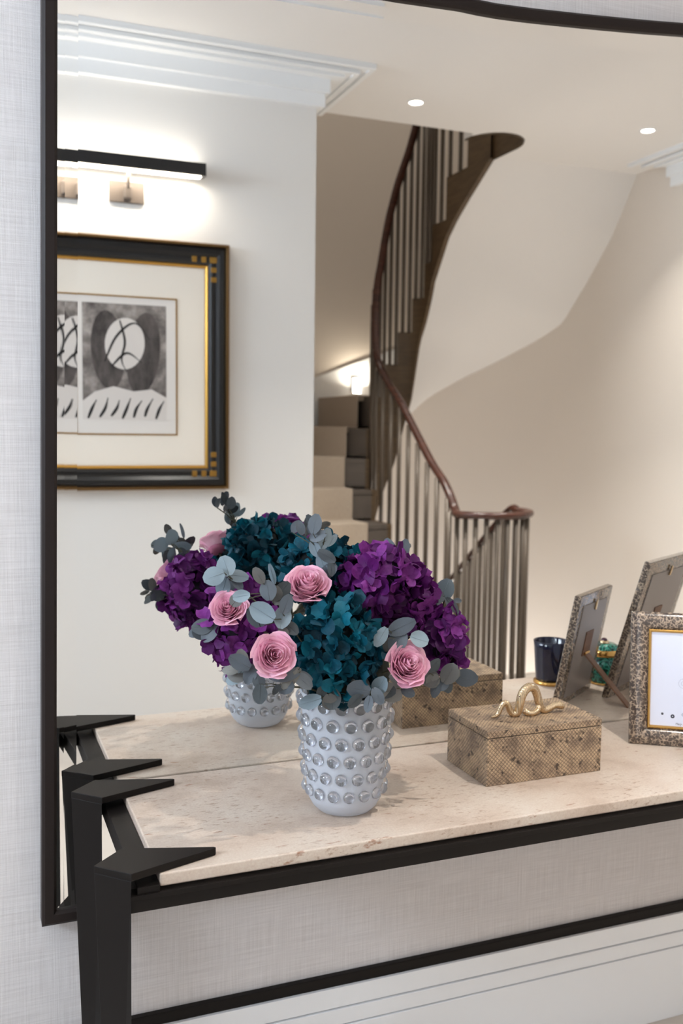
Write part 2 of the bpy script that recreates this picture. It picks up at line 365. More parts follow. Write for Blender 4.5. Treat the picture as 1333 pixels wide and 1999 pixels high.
for row in range(6):
    z = .0425+row*.0305
    for k in range(16):
        a = 2*PI*(k+.5*(row % 2))/16+.12
        r = vr(z)-.0005; o = link('glass_knob', kme, vase); n = V((math.cos(a), math.sin(a), -.05 if z > .03 else -.3))
        o.location = (r*math.cos(a), r*math.sin(a), z); o.rotation_euler = n.to_track_quat('Z', 'Y').to_euler(); s = .95+row*.025; o.scale = (s, s, s)

# ================================================================== snakeskin box
BX0, BX1, BY0, BY1 = .6235, .8745, -.257, -.104
bx = thing('jewellery_box', 'tan snakeskin leather box with a coiled gilt snake on its lid', 'box', (BX0, BY0, TT))
bw, bd = BX1-BX0, BY1-BY0
MB().box(0, bw, 0, bd, 0, .0885).build('body', MAT['skin'], bx, bevel=.0015, uvbox=True)
MB().box(.002, bw-.002, .002, bd-.002, .0875, .0905).build('seam', MAT['black'], bx)
MB().box(0, bw, 0, bd, .0895, .1035).build('lid', MAT['skin'], bx, bevel=.002, uvbox=True)
cp = [(.043, .068, .107), (.052, .066, .108), (.060, .064, .112), (.067, .063, .122), (.0745, .063, .130), (.082, .064, .128), (.088, .066, .116), (.096, .069, .109), (.103, .070, .1095), (.106, .068, .122),
      (.108, .064, .140), (.115, .061, .152), (.1265, .060, .1575), (.138, .061, .153), (.1465, .062, .140), (.150, .063, .126), (.1465, .0645, .114), (.136, .064, .110), (.126, .061, .113), (.121, .056, .124), (.125, .050, .131)]
# one rising loop: tail wave, tall hoop, then the neck and head lying on the lid
path = [(.046, .066, .1075), (.054, .066, .108), (.062, .067, .113), (.068, .068, .124), (.0755, .069, .131), (.083, .069, .127), (.0885, .068, .115), (.095, .066, .1085), (.103, .064, .112),
        (.106, .063, .127), (.110, .063, .143), (.118, .064, .154), (.1295, .066, .158), (.141, .068, .153), (.1485, .069, .140), (.153, .068, .124), (.1585, .067, .1125), (.166, .066, .109), (.176, .065, .1125), (.187, .064, .117), (.198, .063, .1165), (.206, .062, .112)]
def catmull(P, n=6):
    P = [V(p) for p in P]; out = []
    for i in range(len(P)-1):
        p0, p1, p2, p3 = P[max(i-1, 0)], P[i], P[i+1], P[min(i+2, len(P)-1)]
        for k in range(n):
            t = k/n; out.append(.5*((2*p1)+(p2-p0)*t+(2*p0-5*p1+4*p2-p3)*t*t+(3*p1-p0-3*p2+p3)*t**3))
    return out+[P[-1]]
sn = catmull(path); N = len(sn)
rad = [1.14*interp(i/(N-1), [(0, .0015), (.08, .0038), (.3, .0058), (.5, .0078), (.7, .0070), (.85, .0055), (.90, .0052), (.95, .0070), (.985, .0056), (1, .0022)]) for i in range(N)]
t = NT('champagne_snake_metal'); wv = t.n('ShaderNodeTexWave', {'Vector': t.coord(scale=(1, .25, .6)), 'Scale': 95.0, 'Distortion': 1.5}); t.set(Base_Color=lin(222, 198, 164), Metallic=1, Roughness=.24); t.bump(wv.outputs[1], .5, .0015)
hd = MB().tube(sn, rad, 14).build('snake_handle', t.m, bx, smooth=True)
MB().tube(catmull([(.118, .066, .113), (.125, .061, .1085), (.136, .059, .1085), (.146, .062, .112), (.152, .066, .118)]), .0062, 12).build('snake_coil', t.m, hd, smooth=True)

# ================================================================== photograph frames
def photo_frame(name, label, BL, w, W_, H_, lean, zt, border, cardtext):
    w = V((w[0], w[1], 0)).normalized(); nb = V((-w.y, w.x, 0))            # nb points to the back
    up_ = V((nb.x*lean, nb.y*lean, zt)).normalized(); nrm = w.cross(up_)  # front normal
    M = Matrix((w, -nrm, up_)).transposed().to_4x4(); 
    t = thing(name, label, 'photo frame', BL); t.matrix_world = Matrix.Translation(V(BL)) @ M
    D = .016
    # border: rounded profile swept round the rectangle
    prof = [(0, D), (0, .004), (.004, .0005), (.014, -.002), (border*.5, -.0030), (border-.010, -.001), (border, .006), (border, D)]
    for i in range(4):
        c = [(0, 0), (W_, 0), (W_, H_), (0, H_)]; n_ = [(1, 1), (-1, 1), (-1, -1), (1, -1)]
        a, b_ = i, (i+1) % 4; o = MB()
        o.grid([[(c[a][0]+n_[a][0]*d, y, c[a][1]+n_[a][1]*d) for d, y in prof], [(c[b_][0]+n_[b_][0]*d, y, c[b_][1]+n_[b_][1]*d) for d, y in prof]])
        o.build('border', MAT['shag'], t, smooth=True)
    gs = border-.001
    for i in range(4):
        c = [(gs, gs), (W_-gs, gs), (W_-gs, H_-gs), (gs, H_-gs)]; n_ = [(1, 1), (-1, 1), (-1, -1), (1, -1)]; a, b_ = i, (i+1) % 4
        pr = [(0, .003), (.002, .0015), (.0045, .0015), (.0065, .006)]; o = MB()
        o.grid([[(c[a][0]+n_[a][0]*d, y, c[a][1]+n_[a][1]*d) for d, y in pr], [(c[b_][0]+n_[b_][0]*d, y, c[b_][1]+n_[b_][1]*d) for d, y in pr]])
        o.build('gilt_slip', MAT['gold'], t)
    cd = MB().box(gs, W_-gs, .0055, .009, gs, H_-gs).build('card', MAT['card'], t)
    bk = MB().box(.001, W_-.001, D-.001, D+.002, .001, H_-.001).build('backing', MAT['shag'], t)
    MB().box(border*.72, W_-border*.72, D+.002, D+.004, border*.6, H_-border*.72).build('back_panel', MAT['velvet'], bk)
    MB().box(W_*.5-.004, W_*.5+.004, D+.004, D+.008, H_-.045, H_-.020).build('hanger', MAT['silvergold'], bk, bevel=.001)
    MB().box(W_*.5-.024, W_*.5+.024, D+.004, D+.006, H_*.42, H_*.64).build('hinge_pad', MAT['brownleather'], bk)
    # strut runs from the hinge to the table behind
    top = V((W_*.5, D+.007, H_*.44)); Mi = t.matrix_world.inverted(); 
    foot_w = V(BL)+w*(W_*.5)+nb*(lean+.105*zt/.27); foot_w.z = TT+.001; foot = Mi @ foot_w
    ax = (foot-top).normalized(); sd = V((1, 0, 0)); th = ax.cross(sd).normalized(); L = (foot-top).length
    o = MB(); hw0, hw1 = .012, .011
    vsx = [top+sd*s*hw0+th*k for s in (-1, 1) for k in (0, .004)]+[foot+sd*s*hw1+th*k for s in (-1, 1) for k in (0, .004)]
    o.add(vsx, [(0, 1, 3, 2), (4, 6, 7, 5), (0, 2, 6, 4), (1, 5, 7, 3), (0, 4, 5, 1), (2, 3, 7, 6)]); o.build('strut', MAT['brownleather'], t)
    MB().tube([top+V((-.014, .001, 0)), top+V((.014, .001, 0))], .003, 8).build('hinge_pin', MAT['gold'], t)
    if cardtext:
        ink = plain('card_ink', lin(70, 70, 78), .8); pale = plain('card_pale_ink', lin(176, 180, 196), .8)
        def ring(x, z, r0, r1, m, nm):
            o = MB(); o.grid([[(x+r*math.cos(2*PI*k/20), .0051, z+r*math.sin(2*PI*k/20)) for k in range(20)] for r in (r0, r1)], True); o.build(nm, m, cd)
        ring(.1075, .131, .0094, .0100, pale, 'printed_emblem'); ring(.1075, .131, .0040, .0046, pale, 'printed_emblem')
        ring(.0665, .0665, .0002, .0025, ink, 'printed_gem'); ring(.087, .0625, .0012, .0040, ink, 'printed_gem'); ring(.128, .0625, .0012, .0040, ink, 'printed_gem'); ring(.1075, .067, .0012, .003, pale, 'printed_gem')
        cu = bpy.data.curves.new('printed_caption', 'FONT'); cu.body = 'Mary Agnes'; cu.size = .0062; cu.shear = .25; cu.align_x = 'CENTER'
        to = bpy.data.objects.new('printed_caption', cu); COL.objects.link(to); bpy.context.view_layer.update()
        me = bpy.data.meshes.new_from_object(to); bpy.data.objects.remove(to); me.materials.append(ink)
        to = link('printed_caption', me, cd); to.location = (.1075, .0050, .0455); to.rotation_euler = (PI/2, 0, 0)
    return t
photo_frame('photo_frame', 'grey shagreen photo frame holding a white card, beside the snakeskin box', (1.03, -.144, TT), (.83, -.555), .215, .277, .05, .272, .037, True)
photo_frame('photo_frame', 'larger grey shagreen photo frame seen from behind in the mirror', (1.195, -.173, TT), (.87, -.49), .29, .36, .096, .345, .046, False)

# cup and jar stand beside the frames, showing in the mirror
cup = thing('navy_cup', 'navy glazed cup on a gilt ring foot', 'cup', (1.150, -.325, TT))
MB().lathe([(.001, .010), (.036, .010), (.037, .016), (.0425, .095), (.0445, .112), (.043, .1125), (.0405, .108), (.035, .02), (.001, .018)], 40).build('body', MAT['navy'], cup, smooth=True)
MB().lathe([(.001, 0), (.040, 0), (.0425, .003), (.0425, .007), (.039, .0105), (.001, .0105)], 40).build('foot_ring', MAT['gold'], cup, smooth=True)
jar = thing('malachite_jar', 'green malachite lidded jar with gilt rim and dark stone knob', 'jar', (1.285, -.285, TT))
MB().lathe([(.001, .004), (.034, .004), (.036, .01), (.0385, .045), (.0385, .074), (.001, .074)], 40).build('body', MAT['mala'], jar, smooth=True)
MB().lathe([(.001, 0), (.036, 0), (.037, .003), (.035, .0055), (.001, .0055)], 40).build('foot_ring', MAT['gold'], jar, smooth=True)
MB().lathe([(.030, .073), (.0405, .074), (.042, .080), (.042, .086), (.0405, .091), (.030, .092)], 40).build('rim', MAT['gold'], jar, smooth=True)
ld = MB().lathe([(.040, .091), (.039, .098), (.030, .103), (.001, .105)], 40).build('lid', MAT['mala'], jar, smooth=True)
MB().lathe([(.012, .103), (.0125, .107), (.011, .111), (.001, .111)], 24).build('knob_mount', MAT['silvergold'], ld, smooth=True)
MB().lathe([(.0085, .110), (.008, .114), (.005, .117), (.0005, .118)], 20).build('knob_stone', plain('garnet_stone', lin(60, 26, 40), .08), ld, smooth=True)
# ================================================================== framed print and picture light on the opposite wall
PX0, PX1, PZ0, PZ1 = -.047, .866, 1.122, 2.197; PF = -.040     # PF: front of frame, in front of the wall
pic = thing('framed_print', 'framed black and white print in black and gilt frame on the wall', 'picture', ((PX0+PX1)/2, YP, PZ0))
ox, oz = (PX0+PX1)/2, PZ0; PW, PH = (PX1-PX0)/2, PZ1-PZ0
def rect_sweep(name, mat, parent, hw, z0, z1, prof, sm=False):
    """sweep (inset, depth) profile along each side of a rectangle, one mesh"""
    o = MB(); c = [(-hw, z0), (hw, z0), (hw, z1), (-hw, z1)]; n_ = [(1, 1), (-1, 1), (-1, -1), (1, -1)]
    for i in range(4):
        a, b_ = i, (i+1) % 4
        o.grid([[(c[a][0]+n_[a][0]*d, y, c[a][1]+n_[a][1]*d) for d, y in prof], [(c[b_][0]+n_[b_][0]*d, y, c[b_][1]+n_[b_][1]*d) for d, y in prof]])
    return o.build(name, mat, parent, smooth=sm)
rect_sweep('outer_bead', MAT['oldgilt'], pic, PW, 0, PH, [(0, .0), (0, .036), (.004, .042), (.012, .042), (.015, .036), (.015, .0)])
rect_sweep('frame_moulding', MAT['black'], pic, PW-.014, .014, PH-.014, [(0, .0), (0, .030), (.012, .036), (.030, .034), (.046, .026), (.052, .030), (.066, .031), (.080, .022), (.080, 0)])
rect_sweep('inner_bead', MAT['antique'], pic, PW-.093, .093, PH-.093, [(0, .0), (0, .024), (.005, .027), (.012, .022), (.014, .012)])
MB().box(-PW+.10, PW-.10, .008, .013, .10, PH-.10).build('mat_board', MAT['mat'], pic)
# gilt blocks at the frame corners
gb = []
for sx in (-1, 1):
    for zc, sz in ((0, 1), (PH, -1)):
        zi = zc+sz*.070
        for k, off in enumerate((.0, .042, .084)):
            x = sx*(PW-.072-off); wdt = .016 if k == 0 else .011
            MB().box(x-wdt, x+wdt, .026, .0322, zi-.0125, zi+.0125).build('gilt_block', MAT['antique'], pic, bevel=.002)
            if k:
                zz = zi+sz*off; xx = sx*(PW-.070)
                MB().box(xx-.0125, xx+.0125, .026, .0322, zz-.011, zz+.011).build('gilt_block', MAT['antique'], pic, bevel=.002)
S0, S1, Q0, Q1 = .205-ox, .634-ox, 1.363-oz, 1.950-oz           # window of the mat, gilt fillet round it
hw = (S1-S0)/2; sc = (S0+S1)/2
fl = rect_sweep('gilt_fillet', MAT['antique'], pic, hw, Q0, Q1, [(-.003, .012), (-.003, .016), (.003, .016), (.003, .0135)]); fl.location.x = sc
pp = MB().box(S0, S1, .012, .0138, Q0, Q1).build('print_sheet', MAT['paper'], pic)
# generic abstract ink-wash composition, flat on the sheet
tw = NT('grey_ink_wash'); n1 = tw.noise(tw.coord(), 14, 5, .65)
tw.set(Base_Color=tw.ramp(n1, [(.3, lin(72, 66, 64)), (.5, lin(126, 119, 115)), (.72, lin(176, 168, 162))]), Roughness=.9)
td = NT('dark_ink_wash'); n1 = td.noise(td.coord(scale=(1, 1, .4)), 18, 5, .65)
td.set(Base_Color=td.ramp(n1, [(.3, lin(48, 44, 43)), (.7, lin(104, 97, 94))]), Roughness=.9)
pale = plain('bare_paper', lin(214, 208, 203), .9); inkb = plain('black_ink', lin(38, 36, 36), .85)
def flat(name, mat, pts, y, parent=pp):
    o = MB(); o.add([(x, y, z) for x, z in pts], [tuple(range(len(pts)))]); return o.build(name, mat, parent)
I0, I1, J0, J1 = S0+.028, S1-.045, Q0+.062, Q1-.032
flat('wash', tw.m, [(I0, J0), (I1, J0), (I1, J1), (I0, J1)], .0141)
IW, IH = I1-I0, J1-J0
def uvp(L): return [(I0+IW*a, J0+IH*b_) for a, b_ in L]
def ell(cx_, cy_, rx, ry, n=28, rot=0): return [(cx_+rx*math.cos(2*PI*k/n)*math.cos(rot)-ry*math.sin(2*PI*k/n)*math.sin(rot), cy_+rx*math.cos(2*PI*k/n)*math.sin(rot)+ry*math.sin(2*PI*k/n)*math.cos(rot)) for k in range(n)]
flat('wash_shape', td.m, uvp(ell(.30, .60, .20, .34, rot=.12)), .0144)
flat('wash_shape', td.m, uvp(ell(.72, .58, .20, .36, rot=-.18)), .0145)
flat('bare_shape', pale, uvp(ell(.50, .66, .24, .22, rot=.35)), .0148)
flat('bare_shape', pale, uvp([(.0, .0), (1, .0), (1, .20), (.82, .27), (.6, .25), (.36, .29), (.14, .24), (.0, .16)]), .0147)
def stroke(P, w, y):
    P = [V((p[0], 0, p[1])) for p in P]; Pc = catmull(P, 6); n = len(Pc); rowa, rowb = [], []
    for i, p in enumerate(Pc):
        d = (Pc[min(i+1, n-1)]-Pc[max(i-1, 0)]).normalized(); q = V((-d.z, 0, d.x))*w*(.35+.65*math.sin(PI*min(1, (i+.5)/n*1.2+.05))); rowa.append(p+q); rowb.append(p-q)
    o = MB(); o.grid([[(v.x, y, v.z) for v in rowa], [(v.x, y, v.z) for v in rowb]]); o.build('ink_stroke', inkb, pp)
for k in range(7):
    a = .06+.135*k
    stroke(uvp([(a, .01+.01*(k % 3)), (a+.05+.02*math.sin(k), .10), (a+.10, .17+.02*(k % 2))]), .0065, .0151)
for P in ([(.26, .50), (.40, .72), (.62, .84), (.80, .70)], [(.34, .46), (.52, .58), (.70, .50)], [(.44, .86), (.50, .68), (.46, .52), (.52, .42)]):
    stroke(uvp(P), .005, .0152)
pic.location.y = YP

lx, ly, lz = .408, YP+.070, 2.49
plt = thing('picture_light', 'black bar picture light on a nickel bracket above the print', 'picture light', (.424, YP, 2.34))
P0 = V((.424, YP, 2.34))
def lb(x0, x1, y0, y1, z0, z1): return MB().box(x0-P0.x, x1-P0.x, y0-P0.y, y1-P0.y, z0-P0.z, z1-P0.z)
bar = lb(.069, .747, ly-.026, ly+.026, 2.467, 2.520).build('bar', MAT['black'], plt, bevel=.001)
lb(.09, .727, ly-.018, ly+.018, 2.462, 2.4665).build('diffuser', emis('picture_lamp_glow', (1, .86, .68, 1), 14), bar)
lb(.351, .497, YP, YP+.012, 2.342, 2.430).build('wall_plate', MAT['nickel'], plt, bevel=.002)
MB().tube([(0, .030, .03), (0, .045, .06), (0, .055, .10), (0, .058, .13)], .008, 10).build('arm', MAT['nickel'], plt, smooth=True)
lb(.408, .440, YP+.01, YP+.05, 2.352, 2.405).build('knuckle', MAT['nickel'], plt, bevel=.004)
area_light('picture_lamp', (.408-P0.x, ly-P0.y, 2.459-P0.z), (.408-P0.x, .03, 1.95-P0.z), .62, .02, 2.6, (1, .90, .78), 2.9, parent=plt)
area_light('picture_lamp_up', (.408-P0.x, ly-.03-P0.y, 2.523-P0.z), (.408-P0.x, 0, 2.72-P0.z), .62, .012, 1.0, (1, .92, .82), 2.9, parent=plt)

# ================================================================== recessed ceiling downlights
def downlight(x, y, power, label, tgt=None):
    d = thing('ceiling_downlight', label, 'downlight', (x, y, CEIL), None)
    MB().lathe([(.044, 0), (.044, -.004), (.034, -.006), (.032, -.001), (.032, .0)], 32).build('ring', MAT['trimw'], d, smooth=True)
    MB().lathe([(.032, -.002), (.0005, -.0025)], 32).build('lens', emis('downlight_glow', (1, .90, .76, 1), 30), d)
    area_light('downlight_lamp', (0, 0, -.008), (0 if not tgt else tgt[0], 0 if not tgt else tgt[1], -1), .05, .05, power, (1, .945, .88), 1.7, 'DISK', d)
for x, y, pw, lb_ in ((2.49, -1.59, 12, 'added fill downlight over the hall beside the mirror'), (1.86, -2.66, 19, 'recessed ceiling downlight beside the stairwell opening'),  # the downlight over the hall is an added, unseen fill
                   (3.18, -2.56, 6, 'recessed ceiling downlight beside the right-hand cornice'), (-.75, -1.35, 2, 'recessed ceiling downlight near the tall window'), (1.05, -.95, 8.5, 'recessed ceiling downlight in front of the console table')):
    downlight(x, y, pw, lb_)

# ================================================================== geometric staircase
def pt(q, t, z=None):
    """plan of the stair: q<0 lower flight, 0..1 turn, >1 upper flight; t 0 at the well, 1 at the wall"""
    r = RI+(RO-RI)*t
    if q <= 0: x, y = CX-r, CY-q
    elif q <= 1: a = PI*(1-q); x, y = CX+r*math.cos(a), CY-r*math.sin(a)
    else: x, y = CX+r, CY+(q-1)
    return (x, y) if z is None else (x, y, z)
STEPS = [(-1.11, .2), (-.85, .4), (-.59, .6), (-.33, .8), (-.07, 1.0), (.075, 1.2), (.19, 1.4), (.325, 1.62), (.462, 1.84), (.60, 2.06), (.739, 2.285), (.878, 2.515), (1.0, 2.75), (1.19, 3.016), (1.46, 3.25), (1.74, 3.48)]
RAIL = [(-1.15, .955), (-1.08, 1.0), (-1.005, 1.085), (-.812, 1.21), (-.605, 1.381), (-.384, 1.563), (-.183, 1.694), (-.03, 1.819), (.06, 1.98), (.139, 2.18), (.333, 2.51), (.444, 2.80), (.556, 3.04), (.683, 3.26), (.794, 3.48), (1.0, 3.80), (1.74, 4.45)]
DROP = [(-1.15, .42), (-.1, .55), (.15, .80), (.27, .87), (.58, .86), (.74, .68), (.817, .42), (1.0, .37), (1.3, .38), (1.74, .48)]
LINE = [(q, z) for q, z in STEPS]
OUT = [(-1.15, .0), (0, .75), (.3, 1.15), (.657, 1.573), (.763, 1.794), (.877, 1.976), (.99, 2.131), (1.08, 2.19), (1.306, 2.393), (1.565, 2.653), (1.80, 3.0)]
stair = thing('staircase', 'curved staircase with mahogany handrail, slim balusters and beige carpet runner', 'staircase', (CX, CY, 0))
OFF = V((CX, CY, 0))
def rel(b_): b_.v = [tuple(V(v)-OFF) for v in b_.v]; return b_
def qs(a, b_, n): return [a+(b_-a)*i/n for i in range(n+1)]
def skew(q): return .165*math.sin(PI*min(1, max(0, q)))**.8 if 0 < q < 1 else 0.0     # winders swing forward towards the wall
def ps(q, t): return pt(q+skew(q)*t, t)
LINEO = [(q+skew(q), z) for q, z in STEPS]
for i, (q, z) in enumerate(STEPS):
    q1 = STEPS[i+1][0] if i+1 < len(STEPS) else 1.85; zb = STEPS[i-1][1] if i else 0.0
    for nm, ta, tb, dz, dq, mt_ in (('tread', .0, 1.0, 0, 0, 'step'), ('carpet_runner', .14, .93, .012, .012, 'carpet')):
        Q = qs(q, q1, 5); lo = zb-.05 if nm == 'tread' else zb+.002
        if nm == 'carpet_runner': Q[0] -= .012 if q <= 0 or q > 1 else .006
        poly = [ps(k, ta) for k in Q]+[ps(k, tb) for k in reversed(Q)]
        b = MB()
        if nm == 'tread':
            b.prism(poly, z-.035, z); rq = qs(Q[0], Q[0]+(.02 if q <= 0 or q > 1 else .03), 1)
            b.prism([ps(k, ta) for k in rq]+[ps(k, tb) for k in reversed(rq)], zb+.015, z-.03)
        else: b.prism(poly, max(lo, z-.03), z+dz); rq = qs(Q[0], Q[0]+.01, 1); b.prism([ps(k, ta) for k in rq]+[ps(k, tb) for k in reversed(rq)], lo, z-.02)
        if nm == 'tread': tr_o = rel(b).build(nm, MAT[mt_], stair)
        else: rel(b).build(nm, MAT[mt_], tr_o, bevel=.012, segs=2)
        if i == 15 and nm == 'tread': break
# string (wood lining of the well side) with tread profile on top, smooth lower edge
Q = []
for i, (q, z) in enumerate(STEPS[:-1]):
    n = 6
    for k in range(n+1): Q.append((q+(STEPS[i+1][0]-q)*k/n-(0 if k else -.0005), z))
wth = .03/(RO-RI)
b = MB(); rows = []
for q, zt in Q:
    zl = interp(q, LINE)-interp(q, DROP)
    rows.append([pt(q, -wth, zl), pt(q, -wth, zt), pt(q, .0, zt), pt(q, 0, zl)])
b.grid(rows, True); rel(b).build('string', MAT['string'], stair)
# rounded end of the string lining the well above the ceiling
b = MB(); ring = [(2.545+.170*math.cos(a), -3.10+.195*math.sin(a)) for a in [PI*k/14 for k in range(15)]]
b.grid([[(x, y, z) for x, y in [(2.700, -3.46), (2.712, -3.34)]+ring+[(2.375, -3.02)]] for z in (2.99, 3.5)])
rel(b).build('well_lining', MAT['string'], stair, smooth=True)
# plaster soffit between string and wall
b = MB(); Q = qs(-1.0, 1.80, 90)
b.grid([[pt(q, t, (1-t)*(interp(q, LINE)-interp(q, DROP)+.012)+t*interp(q, OUT)) for t in (0, .2, .4, .6, .8, 1.0)] for q in Q])
rel(b).build('soffit', MAT['ceil'], stair, smooth=True)
# handrail: climbs the well and at the foot loops round to the rail going down
hr = [pt(q, -.055, interp(q, RAIL)) for q in [1.74, 1.6, 1.45, 1.3, 1.15]+qs(1.0, 0, 22)+qs(-.06, -1.05, 14)]
hr += [pt(-1.12, -.055, .952)]
for k in range(1, 10):
    a = PI+PI*k/10; hr.append((CX-.235*math.cos(a-PI)*1.0-0*.0, -2.95-.235*math.sin(a)*1.0, .940))
hr = [h for h in hr]
hr += [(CX+.235-.0, -3.0, .938), (CX+.235, -3.12, .92), (CX+.235, -3.6, .56), (CX+.235, -4.1, .175), (CX+.235, -4.6, -.2)]
b = MB(); b.tube(catmull(hr, 5), .027, 12, flat=.8); rel(b).build('handrail', MAT['rail'], stair, smooth=True)
# balusters, each its own piece
bal = MB().tube([(0, 0, 0), (0, 0, 1)], .0140, 8).mesh('baluster', MAT['balu'], True)
def baluster(x, y, z0, z1):
    o = link('baluster', bal, stair); o.location = V((x, y, z0))-OFF; o.scale = (1, 1, z1-z0)
for i, (q, z) in enumerate(STEPS[:-1]):
    q1 = STEPS[i+1][0]
    for f in ((.2, .7) if not (0 < q < 1) else (.3, .8)):
        k = q+(q1-q)*f; x, y = pt(k, -.035); baluster(x, y, z-.005, interp(k, RAIL)-.01)
for k in range(1, 12):
    a = PI*k/12; x, y = CX-.225*math.cos(a), -2.95+.225*math.sin(a); baluster(x, y, -.02, .93)
baluster(CX-.225, -2.97, -.02, .95)
for k in range(9): 
    y = -3.02-.13*k; baluster(CX+.232, y, -1.2, max(-.6, .92-.77*max(0, -y-3.12)))
# low step light on the curved wall
sl = thing('step_light', 'small glowing step light low on the curved stair wall', 'wall light', (2.655, -5.288, 1.735))
MB().box(-.034, .034, .0, .006, -.060, .060).build('plate', MAT['nickel'], sl, bevel=.002)
MB().box(-.031, .031, .006, .009, -.057, .057).build('lens', emis('step_light_glow', (1, .93, .82, 1), 40), sl)
area_light('step_lamp', (0, .05, .0), (0, .0, .12), .06, .03, 1.6, (1, .88, .72), 2.8, parent=sl)
# sloping skirting on the curved wall above the treads
b = MB(); Q = qs(.15, .66, 30)
zsk = lambda q: interp(q, LINEO)+.05
b.grid([[pt(q, 1.0-.012*s, zsk(q)+dz) for s, dz in ((0, .14), (1, .14), (1, -.25), (0, -.25))] for q in Q], True)
rel(b).build('wall_string', MAT['trimw'], stair)
# added unseen fill lights, brightening the stairwell from above and below
area_light('upper_stair_fill', (2.3, -3.9, 5.5), (2.3, -3.9, 0), .6, .6, 10, (1, .94, .88))
area_light('lower_stair_fill', (3.1, -4.3, -1.3), (2.9, -4.0, 3), .5, .5, 24, (1, .92, .84))
HEADS=[
('P',(0.3987,-0.2700,1.1488),0.0713,0.0539),
('P',(0.4674,-0.2550,1.1101),0.0394,0.0448),
('P',(0.5183,-0.2700,1.0310),0.0400,0.0564),
('P',(0.1856,-0.1750,1.0612),0.0710,0.0763),
('T',(0.3316,-0.1800,1.1493),0.0774,0.0612),
('T',(0.3042,-0.3150,1.0449),0.0705,0.0823),
('P',(0.4342,-0.2500,1.0724),0.0465,0.0394),  # added filler head, darkens the gap behind the rose
]
ROSES=[
((0.1740,-0.3850,1.0589),0.0336,(-0.1, -0.92, 0.3)),
((0.4010,-0.3750,1.0242),0.0359,(0.02, -0.88, 0.45)),
((0.2574,-0.3000,1.1482),0.0364,(-0.1, -0.62, 0.78)),
((0.1469,-0.2250,1.1035),0.0307,(-0.35, -0.75, 0.55)),
]
